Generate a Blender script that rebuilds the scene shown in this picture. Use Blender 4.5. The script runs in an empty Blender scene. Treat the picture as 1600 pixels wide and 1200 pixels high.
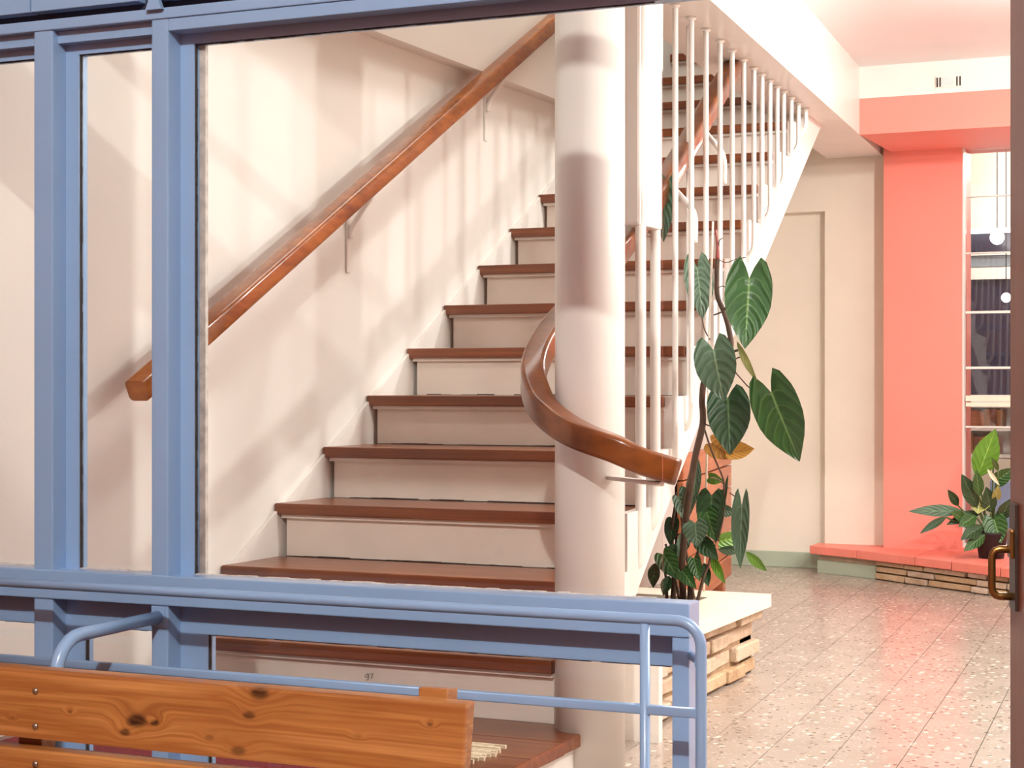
import bpy, bmesh, math, random
from mathutils import Vector, Matrix
random.seed(7)
SC = bpy.context.scene
COL = SC.collection
R = math.radians

# ------------------------------------------------------------------ camera, world, lights, exposure
F, YAW, EYE = 2791.0, R(24.24), 1.0
cam = bpy.data.cameras.new('camera'); cam.sensor_width = 36; cam.lens = 36*F/1600
cam.clip_start = .05; cam.clip_end = 60
co = bpy.data.objects.new('camera', cam); COL.objects.link(co)
co.location = (0, 0, EYE); co.rotation_euler = (R(90), 0, YAW)
SC.camera = co
SC.view_settings.view_transform = 'Standard'
SC.view_settings.look = 'None'
SC.view_settings.gamma = 1
SC.view_settings.use_curve_mapping = False
SC.view_settings.exposure = 0.07
w = bpy.data.worlds.new('night'); SC.world = w; w.use_nodes = True
w.node_tree.nodes['Background'].inputs[0].default_value = (.05, .06, .09, 1)
w.node_tree.nodes['Background'].inputs[1].default_value = .3

def lamp(name, loc, power, color, radius):
    l = bpy.data.lights.new(name, 'POINT'); l.energy = power; l.color = color; l.shadow_soft_size = radius
    o = bpy.data.objects.new(name, l); COL.objects.link(o); o.location = loc
    return o
WARM = (1, .985, .955)
def fill_area(name, loc, power, color, sx, sy):
    l = bpy.data.lights.new(name, 'AREA'); l.energy = power; l.color = color; l.shape = 'RECTANGLE'; l.size = sx; l.size_y = sy
    o = bpy.data.objects.new(name, l); COL.objects.link(o); o.location = loc
    return o
lamp('lobby_lamp_light', (.40, 4.72, 2.36), 135, WARM, .05)
lamp('lobby_far_lamp_light', (-.60, 6.70, 2.40), 95, WARM, .05)
lamp('vestibule_lamp_light', (.05, -1.00, 3.85), 690, (1, .985, .955), .05)
fill_area('lobby_fill_light', (1.2, 6.6, 2.50), 125, WARM, 2.2, 3.0)  # unseen area light added as soft fill for the lobby
fill_area('upper_fill_light', (-2.1, 6.0, 4.95), 62, WARM, 1.4, 3.0)  # unseen area light added to brighten the upper stairwell
lamp('back_room_lamp_light', (-1.2, 10.6, 2.35), 40, (1, .95, .88), .10)

# ------------------------------------------------------------------ pixel -> world helpers (real planes only)
FW = Vector((-math.sin(YAW), math.cos(YAW), 0)); RT = Vector((math.cos(YAW), math.sin(YAW), 0)); UP = Vector((0, 0, 1))
CAM = Vector((0, 0, EYE))
def ray(x, y): return FW + RT*((x-800)/F) + UP*((600-y)/F)
def atZ(x, y, Z): return CAM + ray(x, y)*Z                       # at view depth Z
def onY(x, y, Y): d = ray(x, y); return CAM + d*(Y/d.y)
def onX(x, y, X): d = ray(x, y); return CAM + d*(X/d.x)
def onz(x, y, z): d = ray(x, y); return CAM + d*((z-EYE)/d.z)

# ------------------------------------------------------------------ materials
def srgb(r, g, b):
    f = lambda c: ((c/255+.055)/1.055)**2.4 if c > 10 else c/255/12.92
    return (f(r), f(g), f(b), 1)
def new_mat(name):
    m = bpy.data.materials.new(name); m.use_nodes = True
    nt = m.node_tree
    return m, nt, nt.nodes['Principled BSDF'], nt.nodes, nt.links
def mixrgb(nt, fac, a, b, mode='MIX'):
    n = nt.nodes.new('ShaderNodeMix'); n.data_type = 'RGBA'; n.blend_type = mode
    for s, v in ((0, fac), (6, a), (7, b)):
        if hasattr(v, 'is_output') or hasattr(v, 'links'): nt.links.new(v, n.inputs[s])
        else: n.inputs[s].default_value = v
    return n.outputs[2]
def coords(nt, scale=(1, 1, 1), rot=(0, 0, 0)):
    tc = nt.nodes.new('ShaderNodeTexCoord'); mp = nt.nodes.new('ShaderNodeMapping')
    mp.inputs['Scale'].default_value = scale; mp.inputs['Rotation'].default_value = rot
    nt.links.new(tc.outputs['Object'], mp.inputs[0]); return mp.outputs[0]
def noise(nt, vec, scale, detail=4, rough=.5, dist=0):
    n = nt.nodes.new('ShaderNodeTexNoise'); n.inputs['Scale'].default_value = scale
    n.inputs['Detail'].default_value = detail; n.inputs['Roughness'].default_value = rough
    n.inputs['Distortion'].default_value = dist
    nt.links.new(vec, n.inputs['Vector']); return n.outputs['Fac']
def ramp(nt, fac, stops):
    n = nt.nodes.new('ShaderNodeValToRGB'); e = n.color_ramp.elements
    while len(e) < len(stops): e.new(.5)
    for i, (p, c) in enumerate(stops): e[i].position = p; e[i].color = c
    nt.links.new(fac, n.inputs[0]); return n.outputs[0]
def bump(nt, h, bs, strength=.2, dist=.005):
    n = nt.nodes.new('ShaderNodeBump'); n.inputs['Strength'].default_value = strength; n.inputs['Distance'].default_value = dist
    nt.links.new(h, n.inputs['Height']); nt.links.new(n.outputs[0], bs.inputs['Normal'])
def paint(name, c, rough=.5, var=.05, bmp=.05, scale=6, grime=None, coat=0):
    m, nt, b, N, L = new_mat(name)
    v = coords(nt)
    n1 = noise(nt, v, scale, 5)
    dark = tuple(x*(1-var*2) for x in c[:3])+(1,)
    col = ramp(nt, n1, [(.3, dark), (.65, c)])
    if grime:
        n2 = noise(nt, v, 2.3, 6, .65)
        col = mixrgb(nt, ramp(nt, n2, [(.58, (0, 0, 0, 1)), (.78, (.35, .35, .35, 1))]), col, grime)
    L.new(col, b.inputs['Base Color']); b.inputs['Roughness'].default_value = rough
    b.inputs['Coat Weight'].default_value = coat
    if bmp: bump(nt, noise(nt, v, 90, 4), b, bmp, .004)
    return m
def wood(name, c0, c1, c2, scale=(1.2, 26, 26), rough=.3, coat=.3, rot=(0, 0, 0)):
    m, nt, b, N, L = new_mat(name)
    v = coords(nt, scale, rot)
    a = noise(nt, v, 1.0, 6, .6, .6)
    col = ramp(nt, a, [(.28, c0), (.48, c1), (.72, c2)])
    v2 = coords(nt, (scale[0]*.5, scale[1]*4, scale[2]*4), rot)
    fine = noise(nt, v2, 1.0, 4, .6)
    col = mixrgb(nt, .35, col, ramp(nt, fine, [(.3, c0), (.7, c2)]))
    big = noise(nt, coords(nt), 1.6, 3)
    col = mixrgb(nt, ramp(nt, big, [(.4, (0, 0, 0, 1)), (.7, (.45, .45, .45, 1))]), col, c0)
    L.new(col, b.inputs['Base Color']); b.inputs['Roughness'].default_value = rough
    b.inputs['Coat Weight'].default_value = coat; b.inputs['Coat Roughness'].default_value = .12
    bump(nt, fine, b, .06, .002)
    return m
M = {}
M['cream'] = paint('cream_wall_paint', srgb(236, 231, 223), .55, .02, .06, 3)
M['cream_dark'] = paint('aged_cream_paint', srgb(240, 231, 214), .55, .03, .06, 3)
M['white'] = paint('white_gloss_paint', srgb(240, 234, 226), .35, .02, .03, 5)
M['riser'] = paint('worn_white_riser_paint', srgb(232, 220, 207), .5, .04, .08, 7, srgb(176, 156, 138))
M['ceiling'] = paint('white_ceiling_paint', srgb(230, 227, 226), .35, .02, .03, 3)
M['red'] = paint('coral_wall_paint', srgb(250, 148, 133), .5, .02, .05, 3)
M['redcap'] = paint('coral_cap_paint', srgb(249, 142, 124), .42, .05, .08, 8)
M['blue'] = paint('pale_blue_gloss_paint', srgb(139, 173, 210), .28, .03, .05, 4, coat=.2)
M['slot_shade'] = paint('slot_shade_paint', srgb(40, 44, 62), .7, .05, 0)
M['green_base'] = paint('sage_green_paint', srgb(178, 190, 168), .4, .05, .05, 6)
M['caulk'] = paint('old_glazing_putty', srgb(214, 208, 200), .8, .2, .3, 40)
M['caulkdark'] = paint('perished_dark_sealant', srgb(66, 60, 56), .9, .3, .4, 60)
M['tread'] = wood('varnished_red_wood', srgb(72, 29, 9), srgb(114, 53, 20), srgb(158, 92, 44), (1.0, 30, 30), .36, .25)
M['rail'] = wood('varnished_golden_wood', srgb(96, 44, 12), srgb(154, 80, 22), srgb(184, 108, 38), (14, 3, 10), .25, .4, (R(-28), 0, 0))
M['raild'] = wood('dark_varnished_wood', srgb(66, 28, 10), srgb(116, 58, 20), srgb(152, 86, 34), (8, 8, 8), .28, .35)
M['door'] = wood('brown_door_wood', srgb(98, 50, 32), srgb(132, 72, 48), srgb(150, 86, 58), (20, 20, 1.2), .45, .1)
M['chest'] = wood('orange_wood', srgb(122, 58, 30), srgb(178, 100, 60), srgb(206, 134, 88), (10, 1.2, 22), .4, .2)
M['book'] = wood('brown_shelf_wood', srgb(90, 54, 24), srgb(156, 100, 48), srgb(190, 132, 70), (30, 2, 2), .5, .1)
M['brass'] = paint('aged_brass', srgb(150, 112, 60), .35, .1, .03, 20); M['brass'].node_tree.nodes['Principled BSDF'].inputs['Metallic'].default_value = .9
M['bronze'] = paint('dark_bronze_plate', srgb(70, 54, 46), .4, .1, .03, 20); M['bronze'].node_tree.nodes['Principled BSDF'].inputs['Metallic'].default_value = .6
M['steel'] = paint('zinc_bolt', srgb(170, 160, 145), .35, .1, 0, 20); M['steel'].node_tree.nodes['Principled BSDF'].inputs['Metallic'].default_value = .9
M['soil'] = paint('dark_soil', srgb(62, 42, 32), .95, .4, .8, 60)
M['stake'] = paint('white_stake', srgb(236, 228, 212), .5, .03, 0)
M['stem'] = paint('brown_plant_stem', srgb(86, 62, 46), .6, .2, .3, 30)
M['stemred'] = paint('red_new_shoot', srgb(150, 66, 58), .4, .1, .05, 20)
M['stemgreen'] = paint('green_stalk', srgb(74, 96, 46), .5, .15, .05, 20)
M['pot'] = paint('black_plastic_pot', srgb(22, 22, 24), .5, .1, 0)
M['bluebin'] = paint('grey_blue_plastic', srgb(150, 170, 206), .5, .03, 0)
M['rug'] = paint('crimson_wool', srgb(128, 18, 34), .95, .25, .8, 120)
M['fringe'] = paint('cream_wool', srgb(226, 208, 178), .95, .1, .5, 90)
M['stone_grey'] = paint('grey_glass_film', srgb(128, 136, 144), .3, .1, 0, 6)
M['night'] = paint('night_dark', srgb(50, 48, 70), .3, .08, 0, 2)
M['spathe'] = paint('pale_flower', srgb(226, 222, 190), .5, .05, 0)
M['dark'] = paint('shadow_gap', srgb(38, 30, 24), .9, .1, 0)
M['plaster'] = paint('rough_plaster', srgb(196, 176, 150), .9, .1, .5, 12)
M['mortar'] = paint('sandy_mortar', srgb(170, 142, 110), .95, .15, .7, 25)

def glass_mat():
    m, nt, b, N, L = new_mat('window_glass'); N.remove(b)
    out = N['Material Output']; tr = N.new('ShaderNodeBsdfTransparent'); gl = N.new('ShaderNodeBsdfGlossy')
    gl.inputs['Roughness'].default_value = .02; fr = N.new('ShaderNodeFresnel'); fr.inputs[0].default_value = 1.45
    tr.inputs[0].default_value = (.985, .99, .985, 1)
    mx = N.new('ShaderNodeMixShader'); L.new(fr.outputs[0], mx.inputs[0]); L.new(tr.outputs[0], mx.inputs[1]); L.new(gl.outputs[0], mx.inputs[2])
    L.new(mx.outputs[0], out.inputs[0]); return m
M['glass'] = glass_mat()
def emit(name, c, s):
    m, nt, b, N, L = new_mat(name); b.inputs['Emission Color'].default_value = c; b.inputs['Emission Strength'].default_value = s
    b.inputs['Base Color'].default_value = c; return m
M['bulb'] = emit('lit_globe', (1, .96, .9, 1), 14)

def floor_mat():
    m, nt, b, N, L = new_mat('flecked_vinyl')
    v = coords(nt)
    col = ramp(nt, noise(nt, v, 5, 4), [(.3, srgb(160, 146, 134)), (.7, srgb(175, 161, 149))])
    for sc, th, c, sd in ((40, .17, srgb(222, 212, 198), 0), (52, .12, srgb(124, 106, 94), 5), (90, .2, srgb(200, 186, 172), 9), (62, .09, srgb(100, 80, 70), 13)):
        mp = N.new('ShaderNodeMapping'); L.new(v, mp.inputs[0]); mp.inputs['Location'].default_value = (sd, sd*.7, 0); mp.inputs['Rotation'].default_value = (0, 0, sd)
        vo = N.new('ShaderNodeTexVoronoi'); vo.inputs['Scale'].default_value = sc; vo.inputs['Randomness'].default_value = 1
        L.new(mp.outputs[0], vo.inputs['Vector'])
        sel = N.new('ShaderNodeSeparateColor'); L.new(vo.outputs['Color'], sel.inputs[0])
        a = N.new('ShaderNodeMath'); a.operation = 'LESS_THAN'; L.new(vo.outputs['Distance'], a.inputs[0]); a.inputs[1].default_value = .36
        bb = N.new('ShaderNodeMath'); bb.operation = 'LESS_THAN'; L.new(sel.outputs[0], bb.inputs[0]); bb.inputs[1].default_value = th
        mu = N.new('ShaderNodeMath'); mu.operation = 'MULTIPLY'; L.new(a.outputs[0], mu.inputs[0]); L.new(bb.outputs[0], mu.inputs[1])
        col = mixrgb(nt, mu.outputs[0], col, c)
    L.new(col, b.inputs['Base Color']); b.inputs['Roughness'].default_value = .2
    bump(nt, noise(nt, v, 18, 3), b, .10, .008)
    return m
M['floor'] = floor_mat()

def stone_mat(name, c0, c1, c2):
    m, nt, b, N, L = new_mat(name); v = coords(nt)
    col = ramp(nt, noise(nt, v, 9, 6, .65, .5), [(.25, c0), (.5, c1), (.75, c2)])
    L.new(col, b.inputs['Base Color']); b.inputs['Roughness'].default_value = .85
    bump(nt, noise(nt, v, 40, 6, .7), b, .7, .012); return m
M['stone1'] = stone_mat('warm_sandstone', srgb(168, 142, 116), srgb(206, 182, 154), srgb(224, 204, 180))
M['stone2'] = stone_mat('pale_sandstone', srgb(178, 152, 128), srgb(214, 192, 170), srgb(232, 216, 198))
M['stone3'] = stone_mat('ochre_sandstone', srgb(160, 126, 90), srgb(200, 168, 130), srgb(216, 192, 160))
M['slab'] = paint('cream_painted_slab', srgb(246, 234, 212), .45, .03, .08, 6)

def leaf_mat(name, c, vein, under, rough=.32):
    m, nt, b, N, L = new_mat(name)
    tc = N.new('ShaderNodeTexCoord'); sp = N.new('ShaderNodeSeparateXYZ'); L.new(tc.outputs['UV'], sp.inputs[0])
    def mth(op, a, bv=None):
        n = N.new('ShaderNodeMath'); n.operation = op
        for i, x in enumerate((a, bv)):
            if x is None: continue
            if hasattr(x, 'links'): L.new(x, n.inputs[i])
            else: n.inputs[i].default_value = x
        return n.outputs[0]
    u = mth('ABSOLUTE', sp.outputs[0])
    mid = ramp(nt, u, [(.025, (1, 1, 1, 1)), (.06, (0, 0, 0, 1))])
    ph = mth('SINE', mth('MULTIPLY', mth('SUBTRACT', sp.outputs[1], mth('MULTIPLY', u, .32)), 38.0))
    side = ramp(nt, mth('MULTIPLY', ph, .5), [(.455, (0, 0, 0, 1)), (.5, (.35, .35, .35, 1))])
    col = ramp(nt, noise(nt, coords(nt), 14, 4), [(.3, tuple(x*.72 for x in c[:3])+(1,)), (.7, c)])
    col = mixrgb(nt, side, col, vein); col = mixrgb(nt, mid, col, vein)
    geo = N.new('ShaderNodeNewGeometry')
    col = mixrgb(nt, geo.outputs['Backfacing'], col, under)
    L.new(col, b.inputs['Base Color']); b.inputs['Roughness'].default_value = rough
    bump(nt, ph, b, .35, .004); return m
VEIN = srgb(104, 136, 78)
M['leaf'] = leaf_mat('dark_glossy_leaf', srgb(48, 88, 38), VEIN, srgb(84, 112, 66))
M['leafd'] = leaf_mat('deep_green_leaf', srgb(34, 66, 34), srgb(74, 104, 66), srgb(60, 86, 54))
M['leafg'] = leaf_mat('grey_green_leaf', srgb(72, 100, 74), srgb(112, 138, 104), srgb(84, 110, 80), .4)
M['leafl'] = leaf_mat('fresh_green_leaf', srgb(92, 138, 34), srgb(136, 168, 70), srgb(116, 146, 66))
M['leafy'] = leaf_mat('yellow_green_leaf', srgb(164, 168, 92), srgb(190, 192, 122), srgb(150, 152, 84))
M['leafb'] = leaf_mat('withered_leaf', srgb(176, 122, 34), srgb(120, 76, 30), srgb(150, 106, 66), .6)

# ------------------------------------------------------------------ mesh building
class MB:
    def __init__(s): s.v = []; s.f = []; s.sm = []; s.uv = {}
    def add(s, vs, fs, smooth=False):
        o = len(s.v); s.v += [tuple(x) for x in vs]
        for f in fs: s.f.append(tuple(i+o for i in f)); s.sm.append(smooth)
        return s
    def box(s, a, b):
        (x0, y0, z0), (x1, y1, z1) = a, b
        vs = [(x0,y0,z0),(x1,y0,z0),(x1,y1,z0),(x0,y1,z0),(x0,y0,z1),(x1,y0,z1),(x1,y1,z1),(x0,y1,z1)]
        return s.add(vs, [(0,3,2,1),(4,5,6,7),(0,1,5,4),(1,2,6,5),(2,3,7,6),(3,0,4,7)])
    def hexa(s, q0, q1):                      # two quads, bottom (ccw from above) and top
        return s.add(list(q0)+list(q1), [(0,3,2,1),(4,5,6,7),(0,1,5,4),(1,2,6,5),(2,3,7,6),(3,0,4,7)])
    def prism(s, poly, d):                    # planar polygon extruded by vector d
        n = len(poly); d = Vector(d); p = [Vector(q) for q in poly]
        return s.add(p+[q+d for q in p], [tuple(range(n))[::-1], tuple(range(n, 2*n))]+[(i,(i+1)%n,(i+1)%n+n,i+n) for i in range(n)])
    def sweep(s, path, prof, closed=True, upv=(0,0,1), smooth=True, caps=True):
        path = [Vector(p) for p in path]; n = len(prof); rings = []
        for i, p in enumerate(path):
            t = (path[min(i+1, len(path)-1)]-path[max(i-1, 0)]).normalized()
            u = Vector(upv); 
            if abs(t.dot(u)) > .95: u = Vector((0, 1, 0)) if abs(t.y) < .9 else Vector((1, 0, 0))
            sd = t.cross(u).normalized(); uu = sd.cross(t).normalized()
            rings.append([p+sd*a+uu*b for a, b in prof])
        vs = [q for r in rings for q in r]; fs = []
        for i in range(len(path)-1):
            for k in range(n): fs.append((i*n+k, i*n+(k+1)%n, (i+1)*n+(k+1)%n, (i+1)*n+k))
        s.add(vs, fs, smooth)
        if caps: s.add(rings[0], [tuple(range(n))[::-1]]); s.add(rings[-1], [tuple(range(n))])
        return s
    def tube(s, path, r, seg=10):
        path = [Vector(p) for p in path]
        # parallel transport frame
        t0 = (path[1]-path[0]).normalized(); u = t0.orthogonal().normalized(); rings = []
        for i, p in enumerate(path):
            t = (path[min(i+1, len(path)-1)]-path[max(i-1, 0)]).normalized()
            u = (u-t*u.dot(t)).normalized(); v = t.cross(u)
            rr = r[i] if isinstance(r, (list, tuple)) else r
            rings.append([p+(u*math.cos(2*math.pi*k/seg)+v*math.sin(2*math.pi*k/seg))*rr for k in range(seg)])
        vs = [q for g in rings for q in g]; fs = []
        for i in range(len(path)-1):
            for k in range(seg): fs.append((i*seg+k, i*seg+(k+1)%seg, (i+1)*seg+(k+1)%seg, (i+1)*seg+k))
        s.add(vs, fs, True); s.add(rings[0], [tuple(range(seg))[::-1]]); s.add(rings[-1], [tuple(range(seg))]); return s
    def lathe(s, c, prof, seg=20):            # prof: (r, z)
        c = Vector(c); vs = []; fs = []
        for r, z in prof:
            for k in range(seg): a = 2*math.pi*k/seg; vs.append(c+Vector((r*math.cos(a), r*math.sin(a), z)))
        for i in range(len(prof)-1):
            for k in range(seg): fs.append((i*seg+k, i*seg+(k+1)%seg, (i+1)*seg+(k+1)%seg, (i+1)*seg+k))
        s.add(vs, fs, True)
        n = len(prof); s.add(vs[:seg], [tuple(range(seg))[::-1]]); s.add(vs[-seg:], [tuple(range(seg))]); return s
def mk(name, mb, mat, parent=None, bevel=0, seg=2, weld=True):
    me = bpy.data.meshes.new(name); me.from_pydata(mb.v, [], mb.f); me.materials.append(M[mat] if isinstance(mat, str) else mat)
    me.polygons.foreach_set('use_smooth', mb.sm)
    if mb.uv:
        uvl = me.uv_layers.new(name='UVMap')
        for lp in me.loops: uvl.data[lp.index].uv = mb.uv.get(lp.vertex_index, (0, 0))
    if weld or bevel:
        bm = bmesh.new(); bm.from_mesh(me)
        if not mb.uv: bmesh.ops.remove_doubles(bm, verts=bm.verts, dist=1e-6)
        if not mb.uv: bmesh.ops.recalc_face_normals(bm, faces=bm.faces)
        if bevel:
            es = [e for e in bm.edges if len(e.link_faces) == 2 and e.calc_face_angle(0) > .5]
            bmesh.ops.bevel(bm, geom=es, offset=bevel, segments=seg, profile=.6, affect='EDGES', clamp_overlap=True)
        bm.to_mesh(me); bm.free()
    o = bpy.data.objects.new(name, me); COL.objects.link(o)
    if parent is not None:
        o.parent = parent; off = Vector(parent.location); p = parent.parent
        while p is not None: off += Vector(p.location); p = p.parent
        # all vertices are world coordinates, so undo the parents' offsets
        o.location = -off
    return o
def thing(name, label, cat, loc=(0,0,0), group=None):
    o = bpy.data.objects.new(name, None); COL.objects.link(o); o.location = loc; o.empty_display_size = .1
    o['label'] = label; o['category'] = cat
    if group: o['group'] = group
    return o
def structure(name, loc=(0,0,0), label=None):
    o = bpy.data.objects.new(name, None); COL.objects.link(o); o.location = loc; o['kind'] = 'structure'
    if label: o['label'] = label
    return o
def tag(o, label, cat, group=None):
    o['label'] = label; o['category'] = cat
    if group: o['group'] = group
    return o
def st(name, mb, mat, label=None, bevel=0):
    o = mk(name, mb, mat, None, bevel); o['kind'] = 'structure'
    if label: o['label'] = label
    return o
def B(a, b): return MB().box(a, b)
def lerp(tab, x):
    for (x0, y0), (x1, y1) in zip(tab, tab[1:]):
        if x <= x1: return y0+(y1-y0)*(x-x0)/(x1-x0)
    (x0, y0), (x1, y1) = tab[-2:]; return y0+(y1-y0)*(x-x0)/(x1-x0)
def smooth_path(pts, n=8):
    P = [Vector(p) for p in pts]; P = [P[0]*2-P[1]]+P+[P[-1]*2-P[-2]]; out = []
    for i in range(1, len(P)-2):
        a, b, c, d = P[i-1:i+3]
        for k in range(n):
            t = k/n
            out.append(.5*((2*b)+(c-a)*t+(2*a-5*b+4*c-d)*t*t+(3*b-a-3*c+d)*t**3))
    out.append(P[-2]); return out
def rrect(w, h, r, n=4):
    o = []
    for cx, cy, a0 in ((w/2-r, h/2-r, 0), (-w/2+r, h/2-r, 90), (-w/2+r, -h/2+r, 180), (w/2-r, -h/2+r, 270)):
        for k in range(n+1): a = R(a0+90*k/n); o.append((cx+r*math.cos(a), cy+r*math.sin(a)))
    return o

# ------------------------------------------------------------------ geometry constants
RI, GO, Y1, Z1 = .168, .2994, 4.531, .4564        # riser, going, nosing of tread one
XW = -3.0                                          # stair wall
ZB, ZC, ZV = 2.21, 2.54, -.34                      # beam soffit, ceiling, vestibule floor
YF = 3.10                                          # blue screen front
def ny(n): return Y1+GO*(n-1)
def nz(n): return Z1+RI*(n-1)
def noseline(Y): return Z1+RI/GO*(Y-Y1)
XE = [(4.0, -1.785), (4.8, -1.812), (5.457, -1.885), (6.2, -1.955), (6.63, -1.99), (7.74, -2.075), (9.5, -2.21)]
def xend(Y): return lerp(XE, Y)                    # outer face of the stair string
def xbeam(Y): return -1.741-.0875*(Y-5.389)        # lobby face of the long beam
YFAR = 9.45

# ------------------------------------------------------------------ room shell
base = st('floor', B((-3.1, YF, -.30), (3.1, 9.6, -.006)), 'dark', 'pale flecked vinyl lobby floor laid in strips')
dx = -.075
for k in range(30):
    x0 = -2.32+.18*k; x1 = x0+.1778
    f = MB().hexa([(x0, YF, -.006), (x1, YF, -.006), (x1+dx*(9.6-YF), 9.6, -.006), (x0+dx*(9.6-YF), 9.6, -.006)],
                  [(x0, YF, 0), (x1, YF, 0), (x1+dx*(9.6-YF), 9.6, 0), (x0+dx*(9.6-YF), 9.6, 0)])
    mk('floor_strip', f, 'floor', base)
f = MB().hexa([(-3.1, YF, -.006), (-2.321, YF, -.006), (-2.321+dx*6.5, 9.6, -.006), (-3.1, 9.6, -.006)], [(-3.1, YF, 0), (-2.321, YF, 0), (-2.321+dx*6.5, 9.6, 0), (-3.1, 9.6, 0)])
mk('floor_strip', f, 'floor', base)
st('floor', B((-3.1, -2.6, ZV-.1), (3.1, YF, ZV)), 'door')
st('wall_left', B((XW-.12, -2.6, ZV), (XW, YF-.02, 5.1)), 'door', 'unseen side wall of the vestibule, darkened to cut bounce light')  # unseen vestibule surfaces get dark wood to cut the bounced fill
st('wall_left', B((XW-.12, YF-.02, ZV), (XW, 9.6, 5.1)), 'cream', 'cream plaster wall along the staircase')
st('trim_1', B((XW, 4.2, 2.205), (XW+.07, 9.5, 2.82)), 'cream', 'cream concrete floor edge band along the stair wall')
st('wall_right', B((3.0, YF, ZV), (3.12, 9.6, 5.1)), 'cream')
st('wall_right', B((3.0, -2.6, ZV), (3.12, YF, 4.0)), 'door')
st('wall_back', B((-3.1, -2.7, ZV), (3.1, -2.6, 4.0)), 'door')
# far wall: recessed bay, cream pier, coral wall with its window opening
wf = structure('wall_far', (0, YFAR, 0), 'far lobby wall with a cream recess and a coral section')
mk('recess_back', B((-3.05, YFAR+.07, 0), (-2.41, YFAR+.15, 2.0)), 'cream_dark', wf)
mk('pier', MB().box((-2.41, YFAR, 0), (-1.95, YFAR+.15, 2.9)).box((-3.05, YFAR, 1.93), (-2.41, YFAR+.15, 5.1)), 'cream_dark', wf)
mk('pier', B((-2.41, YFAR, 2.9), (3.05, YFAR+.15, 5.1)), 'cream', wf)
mk('coral_panel', MB().box((-2.06, 9.30, 0), (-1.655, YFAR+.1, 2.25)).box((-.85, 9.30, 0), (3.05, YFAR+.1, 2.25)).box((-1.655, 9.30, 0), (-.85, YFAR+.1, .16)), 'red', wf)
st('baseboard_far', B((-3.0, YFAR+.055, 0), (-2.415, YFAR+.072, .085)), 'green_base', 'sage green skirting in the cream recess', .003)
# bulkhead over the coral wall
wb = structure('trim_2', (0, 8.6, 2.2), 'bulkhead over the far window, coral below and white above')
mk('coral_bulkhead', B((-2.022, 8.60, ZB), (3.05, YFAR+.1, 2.385)), 'red', wb)
mk('white_bulkhead', B((-2.023, 8.603, 2.385), (3.05, YFAR+.1, ZC+.02)), 'white', wb)
# long beam along the stairwell
bm = MB()
ys = [3.2, 9.44]
bm.hexa([(xbeam(ys[0])-.30, ys[0], ZB), (xbeam(ys[0]), ys[0], ZB), (xbeam(ys[1]), ys[1], ZB), (xbeam(ys[1])-.30, ys[1], ZB)],
        [(xbeam(ys[0])-.30, ys[0], 2.82), (xbeam(ys[0]), ys[0], 2.82), (xbeam(ys[1]), ys[1], 2.82), (xbeam(ys[1])-.30, ys[1], 2.82)])
st('trim_3', bm, 'white', 'long white ceiling beam above the balusters')
bm = MB()
bm.hexa([(xbeam(3.2), 3.2, ZC), (3.05, 3.2, ZC), (3.05, 9.5, ZC), (xbeam(9.5), 9.5, ZC)], [(xbeam(3.2), 3.2, 2.8), (3.05, 3.2, 2.8), (3.05, 9.5, 2.8), (xbeam(9.5), 9.5, 2.8)])
bm.box((-3.05, YF+.08, ZC), (3.05, 3.7, 2.8))
st('ceiling', bm, 'ceiling', 'white lobby ceiling')
st('ceiling', B((-3.1, -2.7, 4.0), (3.1, 3.3, 4.1)), 'ceiling', 'high vestibule ceiling')
st('wall_front', B((-3.1, YF, 2.54), (3.1, YF+.08, 4.0)), 'cream')
up = structure('wall_upper', (0, 0, 2.8), 'cream walls and ceiling above the stairwell')
mk('upper_ceiling', B((-3.1, 3.3, 5.0), (3.1, 9.6, 5.1)), 'ceiling', up)
mk('upper_front', B((-3.1, 3.3, 2.8), (3.1, 3.4, 5.0)), 'cream', up)
mk('upper_side', B((-1.0, 3.4, 2.8), (-.9, 9.5, 5.0)), 'cream', up)

# ------------------------------------------------------------------ staircase
stair = thing('staircase', 'wide staircase with varnished red wood treads and white risers', 'staircase', (-2.4, 4.23, 0))
NT = 16
for n in range(NT):
    Y0, Y2 = ny(n), ny(n+1); z = nz(n); e0, e1 = xend(Y0)-.03, xend(Y2)-.03
    if n == 0: e0 = e1 = -1.795
    t = MB().hexa([(XW+.004, Y0, z-.036), (e0, Y0, z-.036), (e1, Y2+.012, z-.036), (XW+.004, Y2+.012, z-.036)],
                  [(XW+.004, Y0, z), (e0, Y0, z), (e1, Y2+.012, z), (XW+.004, Y2+.012, z)])
    mk('tread', t, 'tread', stair, .004)
    rz = z-RI if n else .12
    r = MB().hexa([(XW+.03, Y0+.03, rz), (e0-.004, Y0+.03, rz), (e0-.004, Y0+.05, rz), (XW+.03, Y0+.05, rz)],
                  [(XW+.03, Y0+.03, z-.036), (e0-.004, Y0+.03, z-.036), (e0-.004, Y0+.05, z-.036), (XW+.03, Y0+.05, z-.036)])
    mk('riser', r, 'riser', stair)
    c = MB().box((XW+.02, Y0+.014, z-.047), (e0-.003, Y0+.032, z-.036))
    mk('cove_strip', c, 'riser', stair)
    if n:
        g = MB(); xs = XW+.03
        while xs < e0-.03:
            l = random.uniform(.03, .09)
            if random.random() < .95: g.box((xs, Y0+.026-random.random()*.004, rz), (min(xs+l, e0-.01), Y0+.031, rz+random.uniform(.001, .004)))
            xs += l
        o = mk('dark_joint', g, 'caulkdark', stair); o['kind'] = 'stuff'
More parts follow.
